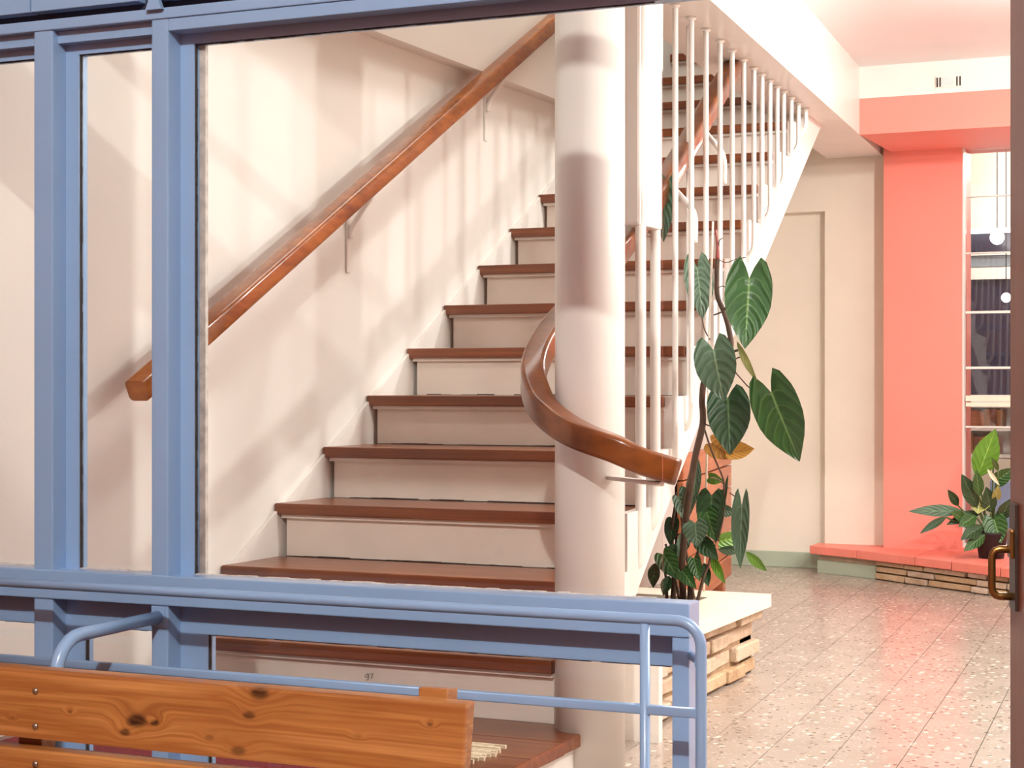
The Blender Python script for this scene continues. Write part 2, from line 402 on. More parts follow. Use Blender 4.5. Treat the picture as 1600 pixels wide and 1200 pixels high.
# skirting on the stair wall
sk = [(XW, ny(0)-.01, .12)]
poly = [(XW+.001, ny(0)+.0, .12), (XW+.001, ny(0)+.0, noseline(ny(0))-.03)] + [(XW+.001, ny(14), noseline(ny(14))-.002), (XW+.001, ny(14), noseline(ny(14))-.5), (XW+.001, ny(1)+.1, .0)]
mk('wall_skirt', MB().prism(poly, (.012, 0, 0)), 'cream', stair)
# outer string, stepped on top and sloping below
DEP = .315
def low(Y): return noseline(Y)-DEP
s_ = MB()
for n in range(0, NT-1):
    Ya, Yb = ny(n)+.02, ny(n+1)+.02; top = nz(n)
    N_ = 3
    for k in range(N_):
        a = Ya+(Yb-Ya)*k/N_; b = Ya+(Yb-Ya)*(k+1)/N_
        la, lb = max(0.0, low(a)) if a > 4.75 else 0.0, max(0.0, low(b)) if b > 4.75 else 0.0
        xa, xb = xend(a), xend(b)
        if n == 0: xa, xb = -1.72, -1.72 if k < 2 else xb
        th = .032
        s_.hexa([(xa-th, a, la), (xa, a, la), (xb, b, lb), (xb-th, b, lb)], [(xa-th, a, top), (xa, a, top), (xb, b, top), (xb-th, b, top)])
mk('outer_string', s_, 'white', stair, weld=True)
# sloping soffit under the flight
so = MB(); yy = [4.75+.25*k for k in range(17)]
for a, b in zip(yy, yy[1:]):
    if a > 8.7: break
    so.hexa([(XW, a, low(a)), (xend(a)-.01, a, low(a)), (xend(b)-.01, b, low(b)), (XW, b, low(b))], [(XW, a, low(a)+.05), (xend(a)-.01, a, low(a)+.05), (xend(b)-.01, b, low(b)+.05), (XW, b, low(b)+.05)])
mk('soffit', so, 'cream', stair)
mk('upper_landing', B((XW, ny(NT)-.05, nz(15)-.2), (-2.0, 9.45, nz(15)-.002)), 'cream', stair)
# pencil squiggle on the lowest riser
pm = [onY(x, y, 4.2585) for x, y in ((573, 1053), (570, 1056), (573, 1059), (576, 1055), (574, 1052), (576, 1060), (572, 1063))]
mk('pencil_mark', MB().tube(smooth_path(pm, 4), .0006, 5), 'caulkdark', stair)
pm = [onY(x, y, 4.2585) for x, y in ((578, 1053), (583, 1052), (580, 1060))]
mk('pencil_mark', MB().tube(pm, .0006, 5), 'caulkdark', stair)
# landing of wide boards at the foot
lb = thing('stair_landing', 'low wooden landing of wide red boards at the foot of the stairs', 'landing', (-2.3, 3.7, 0))
yb = 4.262
for k in range(5):
    y0 = yb-.212*(k+1)
    o = mk('board', B((XW+.004, y0+.002, .088), (-1.685+.004*k, y0+.212, .12)), 'tread', lb, .004)
mk('landing_edge', B((-1.723, 3.2, .0), (-1.703, 4.255, .088)), 'white', lb)
mk('landing_front', B((XW+.004, 3.21, .0), (-1.723, 3.23, .088)), 'white', lb)
# rug on the landing
rug = thing('rug', 'crimson rug with a cream fringe on the wooden landing', 'rug', (-2.4, 3.6, .12))
mk('rug_pile', B((-2.93, 3.30, .12), (-1.895, 3.95, .130)), 'rug', rug, .003)
fr = MB()
for k in range(60):
    y = 3.305+.0104*k; l = random.uniform(.085, .13)
    fr.box((-1.895, y, .12), (-1.895+l, y+.008, .127+random.random()*.004))
o = mk('rug_fringe', fr, 'fringe', rug); o['kind'] = 'stuff'
# column
st('trim_4', MB().lathe((-1.695, 4.25, 0), [(.0895, 0), (.0895, 1.1), (.0895, ZB)], 48), 'white', 'round white column at the foot of the stairs')
# low white end wall of the planter next to the column
st('wall_planter', B((-2.3, 4.70, 0), (-1.668, 4.73, .26)), 'white', 'low white wall beside the column')

# balusters
YB = [4.992, 5.159, 5.40, 5.61, 5.816, 6.026, 6.219, 6.412, 6.593, 6.742, 6.896, 7.044, 7.178, 7.344, 7.503, 7.676]
bal = thing('balustrade', 'row of white steel tube balusters from stair string to beam', 'balustrade', (-1.9, 5.0, .5))
def xbal(Y): return -1.866-.0796*(Y-5.457)
for i, Y in enumerate(YB):
    x = xbal(Y); off = -.27+.085*(Y-5) if Y < 6.6 else -.135
    zb = noseline(Y)+off; rr = .0163 if i < 2 else .0093
    path = [(x, Y, ZB), (x, Y, 1.6 if zb < 1.5 else (ZB+zb)/2), (x, Y, zb+.06)]
    for k in range(1, 6):
        a = R(90*k/5); path.append((x-.045*(1-math.cos(a)), Y, zb+.06-.06*math.sin(a)))
    path.append((xend(Y)-.02, Y, zb))
    b_ = mk('baluster', MB().tube(path, rr, 10), 'white', bal)
    mk('collar', MB().lathe((x, Y, ZB-.012), [(rr*2.0, .012), (rr*1.7, .004), (rr*1.25, 0)], 12), 'white', b_)
# white box added for the bright reflected patch above the thick balusters
mk('bright_patch_box', B((-1.874, 4.97, 1.47), (-1.822, 5.17, ZB)), 'white', bal, .010)
Yx = 5.74; xx = -1.932
mk('baluster', MB().tube([(xx, Yx, 2.205), (xx, Yx, .86), (xx-.01, Yx, .80), (xx-.05, Yx, .775)], .0075, 8), 'white', bal)

# ------------------------------------------------------------------ handrails
hr = thing('handrail', 'long straight golden handrail on the cream stair wall', 'handrail', (-2.91, 4.0, .97))
def zr(Y): return 1.0+.53*(Y-4.02)
pr = rrect(.066, .062, .014)
mk('rail', MB().sweep([(-2.905, y, zr(y)) for y in (3.985, 4.5, 5.2, 6.0, 7.0, 8.2)], pr), 'rail', hr)
for Yb in (5.30, 6.40):
    zt = zr(Yb)-.03; pz = zt-.27
    b_ = mk('bracket', MB().box((XW+.001, Yb-.013, pz), (XW+.008, Yb+.013, zt-.03)), 'white', hr)
    pts = smooth_path([(XW+.012, Yb, pz+.115), (XW+.018, Yb, pz+.15), (XW+.06, Yb, zt-.06), (-2.91, Yb, zt-.02), (-2.905, Yb, zt+.012)], 5)
    mk('arm', MB().tube(pts, .0105, 8), 'white', b_)
ir = thing('handrail', 'dark curved handrail wrapping round the white column', 'handrail', (-1.44, 4.1, .78))
rp = [(-2.06, 7.25, 2.62), (-2.0, 6.46, 2.19), (-1.933, 5.51, 1.657), (-1.885, 4.78, 1.30), (-1.872, 4.42, 1.14), (-1.852, 4.25, 1.035), (-1.80, 4.165, .955), (-1.735, 4.120, .908), (-1.65, 4.078, .872), (-1.559, 4.072, .842), (-1.50, 4.092, .813), (-1.428, 4.142, .785)]
mk('rail', MB().sweep(smooth_path(rp, 6), rrect(.064, .066, .012)), 'raild', ir)
mk('bracket', MB().sweep([(-1.62, 4.20, .764), (-1.56, 4.14, .764), (-1.455, 4.122, .756)], rrect(.024, .011, .003)), 'white', ir)
for Yb, xr_ in ((5.62, -1.945), (6.05, -1.975)):
    zt = lerp([(4.78, 1.30), (5.51, 1.657), (6.46, 2.19)], Yb)-.03; xb_ = xbal(Yb)
    pts = smooth_path([(xr_, Yb, zt+.012), (xr_+.005, Yb, zt-.04), (xb_-.002, Yb+.02, zt-.12), (xb_, Yb+.03, zt-.22)], 5)
    mk('bracket', MB().tube(pts, .010, 8), 'white', ir)

# ------------------------------------------------------------------ blue glazed screen
scr = structure('window_1', (-1.8, YF, ZV), 'pale blue painted glazed screen in front of the staircase')
YG = YF+.045                                      # bead face plane
P1 = (-2.531, -2.480); P2 = (-2.224, -2.182); P3 = (-1.075, -1.042)
ZT0, ZT1 = 1.736, 1.785                           # top rail
ZS0, ZS1 = .538, .600                             # sill rail
for (a, b), top in ((P1, ZT1), (P2, ZT1)):
    mk('post', B((a, YF, ZV), (b, YG+.02, top)), 'blue', scr, .004)
mk('post', B((P3[0], YF, ZV), (P3[1], YG+.005, ZS1-.001)), 'blue', scr, .003)
mk('sill', B((-3.0, YF-.004, ZS0), (P3[1]+.0015, YG+.012, ZS1)), 'blue', scr, .003)
mk('top_rail', B((-3.0, YF-.004, 1.762), (-.9, YG+.02, ZT1)), 'blue', scr, .003)
mk('top_rail', B((P2[1], YF, ZT0), (-.9, YG+.02, 1.7615)), 'blue', scr, .002)
for a, b in ((-3.0, P1[0]), (P1[1], P2[0])):
    mk('infill_strip', B((a, YF+.018, ZT0), (b, YG+.02, 1.7615)), 'blue', scr)
def bay(x0, x1, z0, z1, bw, bb, bt, right=False, glass_x1=None):
    "beads and the pane of one bay"
    mk('bead', B((x0, YG, z0), (x0+bw, YG+.03, z1)), 'blue', scr)
    mk('bead', B((x0+bw, YG, z1-bt), (x1, YG+.03, z1)), 'blue', scr)
    if bb: mk('bead', B((x0+bw, YG, z0), (x1, YG+.03, z0+bb)), 'blue', scr)
    gx1 = glass_x1 if glass_x1 else x1
    p = mk('glass_pane', B((x0+bw-.002, YG+.012, z0+bb-.002), (gx1, YG+.017, z1-bt+.002)), 'glass', scr)
    g = MB()
    for k in range(60):                           # ragged old sealant along the left and upper edges
        zz = z0+bb+(z1-z0-bb-bt)*k/60; h = (z1-z0-bb-bt)/60
        g.box((x0+bw, YG+.004, zz), (x0+bw+random.uniform(.0006, .0018), YG+.012, zz+h))
    L_ = gx1-x0-bw
    for k in range(int(L_/.02)):
        xx = x0+bw+.02*k
        g.box((xx, YG+.004, z1-bt-random.uniform(.0012, .0026)), (xx+.02, YG+.012, z1-bt))
    o = mk('sealant', g, 'caulkdark', p); o['kind'] = 'stuff'
    g = MB()
    for k in range(int(L_/.025)):
        xx = x0+bw+.025*k
        g.box((xx, YG+.004, z0+bb), (xx+.025, YG+.012, z0+bb+random.uniform(.0008, .003)))
    if bb or z0 > 0:
        o = mk('putty', g, 'caulk', p); o['kind'] = 'stuff'
bay(-3.0, P1[0], ZS1, ZT0, .03, .0, .022)
bay(P1[1], P2[0], ZS1, ZT0, .034, .0, .022)
bay(P2[1], -1.12, ZS1, ZT0, .034, .0, .022, glass_x1=-1.114)
mk('bead', B((-1.12, YG, ZT0-.022), (-.9, YG+.03, ZT0)), 'blue', scr)
mk('edge_strip', B((P2[1]+.034, YG+.02, ZS1), (P2[1]+.049, YG+.03, ZT0-.022)), 'caulk', scr)
bay(-3.0, P1[0], ZV+.1, ZS0, .03, .02, .062)
bay(P1[1], P2[0], ZV+.1, ZS0, .05, .02, .062)
bay(P2[1], P3[0], ZV+.1, ZS0, .068, .02, .062)
mk('kick_rail', B((-3.0, YF+.005, ZV), (P3[0], YG+.01, ZV+.10)), 'blue', scr)
# fascia panels over the screen
fas = structure('trim_5', (-2, YF, 1.8), 'pale blue fascia panels above the glazed screen')
mk('shade_sheet', B((-3.0, YF+.02, 1.785), (-.3, YG+.03, 1.99)), 'slot_shade', fas)  # dark sheet puts the shade of the panel slots into colour
for a, b in ((-3.0, -2.533), (-2.529, -2.252), (-2.205, -.3)):
    mk('fascia_panel', B((a, YF-.012, 1.802), (b, YF+.02, 1.99)), 'blue', fas, .002)
mk('transom_bar', MB().box((-3.0, YF, 1.99), (-.3, YG+.02, 2.02)).box((-3.0, YF, 2.225), (-.3, YG+.02, 2.26)).box((-.33, YF, 2.02), (-.3, YG+.02, 2.54)), 'blue', fas)
mk('glass_pane', B((-3.0, YG, 2.02), (-.33, YG+.005, 2.225)), 'glass', fas)
mk('glass_pane', B((-3.0, YG, 2.26), (-.33, YG+.005, 2.54)), 'glass', fas)
mk('catch', MB().prism([(-2.228, YF-.016, 1.78), (-2.188, YF-.016, 1.78), (-2.196, YF-.016, 1.80), (-2.196, YF-.016, 1.83), (-2.22, YF-.016, 1.83), (-2.22, YF-.016, 1.80)], (0, .012, 0)), 'blue', fas)
# steel guard rail in front of the screen
gr = thing('guard_rail', 'pale blue steel guard rail fixed in front of the screen', 'railing', (-1.0, 3.0, ZV))
YR = 3.0; xR = -.986; zt_ = .5815; rc = .045
mk('post', MB().tube([(xR-.105, YR, ZV), (xR-.105, YR, zt_-.008)], .0092, 12), 'blue', gr)
top = [(-2.98, YR, zt_), (-2.0, YR, zt_), (xR-rc, YR, zt_)]
for k in range(1, 8):
    a = R(90*k/7); top.append((xR-rc+rc*math.sin(a), YR, zt_-rc+rc*math.cos(a)))
top += [(xR, YR, .3), (xR, YR, ZV)]
mk('top_tube', MB().tube(top, .0100, 12), 'blue', gr)
mk('middle_bar', MB().sweep([(-2.98, YR, .4205), (xR, YR, .4205)], rrect(.014, .0175, .003)), 'blue', gr)
mk('stub', MB().tube([(xR-.003, YR, .505), (xR-.02, YR+.05, .505), (P3[1]-.005, YF+.02, .505)], .009, 10), 'blue', gr)
hoop = thing('hoop_rail', 'pale blue bent steel hoop standing out from the screen behind the bench', 'railing', (-2.21, 2.77, ZV))
hp = [(-2.205, YF+.002, .513), (-2.205, 2.84, .510)]
for k in range(1, 8):
    a = R(90*k/7); hp.append((-2.205, 2.84-.075*math.sin(a), .510-.075+.075*math.cos(a)))
hp += [(-2.205, 2.765, .2), (-2.205, 2.765, ZV)]
mk('tube', MB().tube(hp, .0135, 14), 'blue', hoop)
mk('flange', B((-2.222, YF-.004, .49), (-2.188, YF, .536)), 'blue', hoop, .002)

# ------------------------------------------------------------------ bench in the vestibule
def bench_mat():
    m, nt, b, N, L = new_mat('knotty_pine')
    tc = N.new('ShaderNodeTexCoord')
    v = tc.outputs['Object']; 
    knots = []
    for kx, ky, rad, st_ in ((215, 1126, .022, 1.3), (198, 1143, .012, .9), (243, 1129, .010, .9), (401, 1085, .020, 1.2), (388, 1118, .013, .8), (376, 1172, .016, .6), (330, 1152, .010, .5), (110, 1112, .006, .6), (22, 1121, .005, .5), (670, 1133, .006, .6), (560, 1150, .008, .3)):
        p = onY(kx, ky, 2.65); knots.append((p.x, p.z, rad, st_))
    disp = None; dark = None
    for kx, kz, rad, s in knots:
        sub = N.new('ShaderNodeVectorMath'); sub.operation = 'SUBTRACT'; L.new(v, sub.inputs[0]); sub.inputs[1].default_value = (kx, 0, kz)
        mul = N.new('ShaderNodeVectorMath'); mul.operation = 'MULTIPLY'; L.new(sub.outputs[0], mul.inputs[0]); mul.inputs[1].default_value = (.55, 0, 1)
        ln = N.new('ShaderNodeVectorMath'); ln.operation = 'LENGTH'; L.new(mul.outputs[0], ln.inputs[0])
        mr = N.new('ShaderNodeMapRange'); mr.interpolation_type = 'SMOOTHSTEP'; L.new(ln.outputs['Value'], mr.inputs[0])
        mr.inputs[1].default_value = 0; mr.inputs[2].default_value = rad*2.2; mr.inputs[3].default_value = s; mr.inputs[4].default_value = 0
        mk_ = N.new('ShaderNodeMapRange'); mk_.interpolation_type = 'SMOOTHSTEP'; L.new(ln.outputs['Value'], mk_.inputs[0])
        mk_.inputs[1].default_value = rad*.25; mk_.inputs[2].default_value = rad*.75; mk_.inputs[3].default_value = min(1, s); mk_.inputs[4].default_value = 0
        if disp is None: disp, dark = mr.outputs[0], mk_.outputs[0]
        else:
            a = N.new('ShaderNodeMath'); L.new(disp, a.inputs[0]); L.new(mr.outputs[0], a.inputs[1]); disp = a.outputs[0]
            a = N.new('ShaderNodeMath'); a.operation = 'MAXIMUM'; L.new(dark, a.inputs[0]); L.new(mk_.outputs[0], a.inputs[1]); dark = a.outputs[0]
    cmb = N.new('ShaderNodeCombineXYZ'); L.new(disp, cmb.inputs[2])
    scl = N.new('ShaderNodeVectorMath'); scl.operation = 'SCALE'; L.new(cmb.outputs[0], scl.inputs[0]); scl.inputs['Scale'].default_value = .022
    ad = N.new('ShaderNodeVectorMath'); L.new(v, ad.inputs[0]); L.new(scl.outputs[0], ad.inputs[1])
    mp = N.new('ShaderNodeMapping'); mp.inputs['Scale'].default_value = (1.3, 18, 42); L.new(ad.outputs[0], mp.inputs[0])
    g = noise(nt, mp.outputs[0], 1.0, 3, .5, .35)
    col = ramp(nt, g, [(.28, srgb(136, 82, 38)), (.42, srgb(178, 122, 64)), (.5, srgb(154, 96, 46)), (.62, srgb(188, 132, 74)), (.8, srgb(198, 144, 86))])
    mp2 = N.new('ShaderNodeMapping'); mp2.inputs['Scale'].default_value = (2, 60, 180); L.new(ad.outputs[0], mp2.inputs[0])
    fine = noise(nt, mp2.outputs[0], 1, 3)
    col = mixrgb(nt, ramp(nt, fine, [(.35, (.5, .5, .5, 1)), (.6, (0, 0, 0, 1))]), col, srgb(136, 78, 30))
    big = noise(nt, coords(nt, (1.2, 1, 4)), 2.2, 4)
    col = mixrgb(nt, ramp(nt, big, [(.45, (0, 0, 0, 1)), (.75, (.6, .6, .6, 1))]), col, srgb(124, 68, 26))
    kn = noise(nt, mp.outputs[0], 3, 4)
    dk = N.new('ShaderNodeMath'); dk.operation = 'MULTIPLY'; L.new(dark, dk.inputs[0]); L.new(ramp(nt, kn, [(.3, (.55, .55, .55, 1)), (.6, (1, 1, 1, 1))]), dk.inputs[1])
    col = mixrgb(nt, dk.outputs[0], col, srgb(40, 16, 6))
    L.new(col, b.inputs['Base Color']); b.inputs['Roughness'].default_value = .38; b.inputs['Coat Weight'].default_value = .25
    bump(nt, fine, b, .08, .002); return m
M['pine'] = bench_mat()
bench = thing('bench', 'varnished knotty pine bench with a two plank back in the foreground', 'bench', (-2.0, 2.5, ZV))
yb0 = 2.66
def plank(z0, z1, x1):
    y0 = yb0-.16*(.47-z0); y1 = yb0-.16*(.47-z1); t = .030
    return MB().hexa([(-2.75, y0, z0), (x1, y0, z0), (x1, y0+t, z0+.003), (-2.75, y0+t, z0+.003)], [(-2.75, y1, z1), (x1, y1, z1), (x1, y1+t, z1+.003), (-2.75, y1+t, z1+.003)])
pts_ = onY(731, 1111, yb0); xr_ = pts_.x
mk('back_plank', plank(.345, .470, xr_), 'pine', bench, .005)
mk('back_plank', plank(.202, .327, xr_), 'pine', bench, .005)
for xs in (-2.222, -1.387):
    mk('leg', MB().prism([(xs, yb0+.035, .487 if xs > -2 else .455), (xs, yb0+.075, .482 if xs > -2 else .45), (xs, yb0-.03, ZV), (xs, yb0-.08, ZV)], (.055, 0, 0)), 'pine', bench, .003)
    mk('leg', B((xs, 2.24, ZV), (xs+.055, 2.29, .06)), 'pine', bench, .003)
    mk('seat_rail', B((xs, 2.2, .05), (xs+.055, 2.63, .095)), 'pine', bench, .003)
for k in range(3):
    mk('seat_plank', B((-2.75, 2.19+.135*k, .095), (xr_, 2.19+.135*k+.125, .125)), 'pine', bench, .004)
for x_, y_ in ((55, 1080), (55, 1135), (55, 1194)):
    p = onY(x_, y_, yb0-.02); p = onY(x_, y_, yb0-.16*(.47-p.z)-.002)
    bo = mk('bolt', MB().lathe((0, 0, 0), [(.0065, 0), (.0055, .002), (.002, .0035)], 12), 'steel', bench)
    bo.data.transform(Matrix.Translation(p) @ Matrix.Rotation(R(90), 4, 'X'))

# ------------------------------------------------------------------ stones
STONES = []
def stone(parent, c, sx, sy, sz, rot=0, mat=None):
    mb = MB(); vs = []
    for dz in (-1, 1):
        for dx_, dy in ((-1, -1), (1, -1), (1, 1), (-1, 1)):
            vs.append(Vector((dx_*sx/2*random.uniform(.92, 1.0), dy*sy/2*random.uniform(.9, 1.04), dz*sz/2*random.uniform(.8, 1.0))))
    rm = Matrix.Rotation(rot, 4, 'Z')
    vs = [rm @ v + Vector(c) for v in vs]
    mb.add(vs, [(0,3,2,1),(4,5,6,7),(0,1,5,4),(1,2,6,5),(2,3,7,6),(3,0,4,7)])
    return mk('stone', mb, mat or random.choice(['stone1', 'stone2', 'stone1', 'stone3']), parent, min(sz, sx)*.10, 1)

# ------------------------------------------------------------------ planter under the stairs
pl = thing('stone_planter', 'low stone planter with a cream slab top under the stairs', 'planter', (-2.1, 5.4, 0))
PX, PY0, PY1, PZ = -1.765, 4.735, 6.03, .225
mk('core', MB().box((-2.55, PY0, 0), (PX-.03, PY0+.1, PZ)).box((-2.55, PY1-.15, 0), (PX-.03, PY1-.02, PZ)).box((PX-.13, PY0, 0), (PX-.03, PY1-.02, PZ)).box((-2.6, PY0, 0), (-2.5, PY1-.02, PZ)), 'mortar', pl)
slab = MB()
hx, hy0, hy1 = -1.90, 4.98, 5.86
for a, b in (((hx, PY0, PZ), (-1.731, PY1+.015, .269)), ((-2.62, PY0, PZ), (-2.42, PY1+.015, .269)), ((-2.42, PY0, PZ), (hx, hy0, .269)), ((-2.42, hy1, PZ), (hx, PY1+.015, .269))): slab.box(a, b)
mk('slab_top', slab, 'slab', pl)
mk('soil', B((-2.5, hy0-.1, .10), (PX-.1, hy1+.05, .248)), 'soil', pl)
g = MB()
for k in range(90):
    c = Vector((random.uniform(-2.40, -1.92), random.uniform(5.0, 5.84), .249)); r_ = random.uniform(.006, .018)
    g.lathe(c, [(r_, -.004), (r_*.8, r_*.5), (r_*.2, r_*.7)], 6)
o = mk('bark_chips', g, 'soil', pl); o['kind'] = 'stuff'
z = .0
for ci, h in enumerate((.058, .062, .060, .045)):
    y = PY0+.005
    while y < PY1-.03:
        l = random.uniform(.14, .36); l = min(l, PY1-y)
        if PY1-(y+l) < .07: l = PY1-y
        pr_ = random.uniform(-.026, .022)
        stone(pl, (PX-.052+pr_, y+l/2, z+h/2), .095, l-.012, h-.010)
        y += l
    x = PX-.09
    while x > -2.5:
        l = random.uniform(.12, .26); stone(pl, (x-l/2, PY1-.03+random.uniform(-.01, .01), z+h/2), l-.008, .07, h-.006); x -= l
    z += h

# ------------------------------------------------------------------ far ledge with coral cap
ld = thing('coral_ledge', 'low stone ledge with a coral painted cap along the far wall', 'ledge', (-1.6, 9.0, 0))
Q = [Vector((-2.41, 9.30, 0)), Vector((-2.055, 9.11, 0)), Vector((-1.31, 8.56, 0)), Vector((-.55, 8.0, 0))]
def cap(a, b, da, db, z0, z1):
    t = (b-a); n = Vector((t.y, -t.x, 0)).normalized()
    f0, f1 = a+n*.03, b+n*.03
    return MB().hexa([(f0.x, f0.y, z0), (f1.x, f1.y, z0), (f1.x, db, z0), (f0.x, da, z0)], [(f0.x, f0.y, z1), (f1.x, f1.y, z1), (f1.x, db, z1), (f0.x, da, z1)])
def pt(s):                                        # point along the front polyline
    d = [(Q[i+1]-Q[i]).length for i in range(3)]
    for i in range(3):
        if s <= d[i] or i == 2: return Q[i]+(Q[i+1]-Q[i])*(s/d[i])
        s -= d[i]
T1 = (Q[1]-Q[0]).length; T2 = T1+(Q[2]-Q[1]).length; T3 = T2+(Q[3]-Q[2]).length
cuts = [-.03, .30, T1+.32, T1+.58, T2-.02, T2+.45, T3]
for i, (a, b) in enumerate(zip(cuts, cuts[1:])):
    A_, B_ = pt(max(a, 0)), pt(b)
    if a < 0: A_ = Q[0]-(Q[1]-Q[0]).normalized()*.03
    mk('cap_stone', cap(A_, B_-(B_-A_).normalized()*.004, 9.46, 9.46, .098+random.uniform(0, .003), .143+.001*(i % 2)), 'redcap', ld, .004)
bd = MB()
for a, b in zip(Q, Q[1:]): bd.hexa([(a.x+.02, a.y+.03, 0), (b.x+.02, b.y+.03, 0), (b.x, 9.44, 0), (a.x+.02, 9.44, 0)], [(a.x+.02, a.y+.03, .098), (b.x+.02, b.y+.03, .098), (b.x, 9.44, .098), (a.x+.02, 9.44, .098)])
mk('core', bd, 'mortar', ld)
def strip(a, b, off, z0, z1, th=.02):
    t = (b-a).normalized(); n = Vector((t.y, -t.x, 0))
    p, q = a+n*off, b+n*off
    return MB().hexa([(p.x, p.y, z0), (q.x, q.y, z0), (q.x-n.x*th, q.y-n.y*th, z0), (p.x-n.x*th, p.y-n.y*th, z0)], [(p.x, p.y, z1), (q.x, q.y, z1), (q.x-n.x*th, q.y-n.y*th, z1), (p.x-n.x*th, p.y-n.y*th, z1)])
mk('skirting', strip(Q[0], Q[1], .004, 0, .068, .03), 'green_base', ld, .003)
mk('plaster_band', strip(Q[0], Q[1], -.012, .068, .098, .03), 'plaster', ld)
for seg_, (a, b) in enumerate(((Q[1], Q[2]), (Q[2], Q[3]))):
    t = (b-a); Ls = t.length; t.normalize(); n = Vector((t.y, -t.x, 0)); ang = math.atan2(t.y, t.x); z = 0
    for h in (.036, .034, .028):
        s = 0
        while s < Ls-.02:
            l = min(random.uniform(.10, .32), Ls-s)
            if Ls-s-l < .06: l = Ls-s
            c = a+t*(s+l/2)+n*(-.02+random.uniform(-.006, .008))
            stone(ld, (c.x, c.y, z+h/2), l-.006, .06, h-.004, ang, random.choice(['stone3', 'stone1', 'stone2', 'stone3'])); s += l
        z += h

# ------------------------------------------------------------------ leaves and plants
def leaf(parent, base, tip, w, Z0, Z1=None, mat='leaf', heart=.35, fold=.18, curl=.10, roll=0, name='leaf'):
    """heart leaf hanging from its notch (photo point at view depth Z0) to its tip (depth Z1); w = full width in photo px"""
    Z1 = Z0 if Z1 is None else Z1
    a, b = atZ(base[0], base[1], Z0), atZ(tip[0], tip[1], Z1)
    ax = b-a; L_ = ax.length; ax.normalize(); W = w/2*Z0/F
    view = (CAM-a).normalized(); sd = ax.cross(view).normalized(); sd = Matrix.Rotation(roll, 3, ax) @ sd; nr = sd.cross(ax).normalized()
    if nr.dot(view) < 0: nr = -nr
    us = [-1, -.8, -.5, -.2, 0, .2, .5, .8, 1]; vs_ = [0, .03, .06, .15, .28, .42, .56, .70, .82, .92, 1]
    prof = [(0, .86), (.06, .93), (.15, .985), (.28, 1.0), (.42, .97), (.56, .85), (.70, .64), (.82, .41), (.92, .2), (1, .015)]
    if heart <= .01: prof = [(0, .06), (.06, .35), (.15, .62), (.28, .9), (.42, 1.0), (.56, .95), (.70, .76), (.82, .5), (.92, .25), (1, .015)]
    mb = MB(); ph = random.random()*6
    for j, v in enumerate(vs_):
        hw = lerp(prof, v)*W
        for u in us:
            au = abs(u)
            s = v*L_ - heart*L_*(1-v)**3.2*{0: 0, .2: .50, .5: 1.0, .8: .74, 1: .25}[au]
            x = u*hw
            n_ = fold*au*hw - curl*L_*v*v + .02*W*math.sin(v*13+ph+u*2)*au
            mb.v.append(tuple(a+ax*s+sd*x+nr*n_)); mb.uv[len(mb.v)-1] = (u, v)
    n = len(us)
    for j in range(len(vs_)-1):
        for i in range(n-1): mb.f.append((j*n+i, j*n+i+1, (j+1)*n+i+1, (j+1)*n+i)); mb.sm.append(True)
    o = mk(name, mb, mat, parent, weld=False)
    me = o.data
    if me.polygons[len(me.polygons)//2].normal.dot(view) < 0: me.flip_normals()
    return o
def stem(parent, pts, r, mat='stem', name='stem', n=6, seg=8):
    P = smooth_path([atZ(x, y, Z) for x, y, Z in pts], n)
    rr = [r[0]+(r[1]-r[0])*i/(len(P)-1) for i in range(len(P))] if isinstance(r, tuple) else r
    return mk(name, MB().tube(P, rr, seg), mat, parent)
cl = thing('climbing_plant', 'tall climbing plant with big glossy heart leaves by the balusters', 'plant', tuple(onz(1062, 935, .25)))
stem(cl, [(1068, 940, 6.05), (1066, 880, 5.93), (1074, 790, 5.80), (1086, 715, 5.72), (1098, 662, 5.66), (1097, 622, 5.64), (1103, 585, 5.64), (1120, 565, 5.66), (1141, 545, 5.68), (1139, 515, 5.68), (1131, 487, 5.68), (1121, 462, 5.68), (1120, 430, 5.68), (1121, 405, 5.68)], (.012, .0075))
stem(cl, [(1121, 405, 5.68), (1121, 385, 5.68), (1118, 358, 5.68)], (.0075, .003), 'stemred')
stem(cl, [(1098, 662, 5.66), (1112, 705, 5.7), (1126, 738, 5.74), (1131, 756, 5.76), (1131, 800, 5.8), (1122, 845, 5.9)], .0032)
stem(cl, [(1131, 487, 5.68), (1137, 476, 5.66), (1160, 445, 5.6), (1171, 436, 5.56)], .0036)
stem(cl, [(1131, 486, 5.68), (1124, 489, 5.7), (1116, 492, 5.72)], .0028)
stem(cl, [(1141, 550, 5.68), (1150, 548, 5.66), (1160, 545, 5.64)], .0042)
stem(cl, [(1143, 566, 5.68), (1153, 559, 5.66), (1163, 558, 5.64)], .0022)
stem(cl, [(1143, 574, 5.68), (1158, 592, 5.64), (1175, 608, 5.6), (1203, 613, 5.55)], .0022)
stem(cl, [(1099, 662, 5.66), (1110, 666, 5.62), (1120, 672, 5.6)], .0024)
stem(cl, [(1121, 405, 5.68), (1135, 410, 5.66), (1150, 405, 5.66), (1166, 402, 5.66)], .0014)
stem(cl, [(1122, 450, 5.68), (1130, 447, 5.66), (1140, 455, 5.64)], .0014)
stem(cl, [(1123, 386, 5.68), (1124, 376, 5.67), (1131, 371, 5.67)], .0016)
stem(cl, [(1097, 497, 5.99), (1101, 515, 5.85), (1109, 530, 5.7)], .0024)
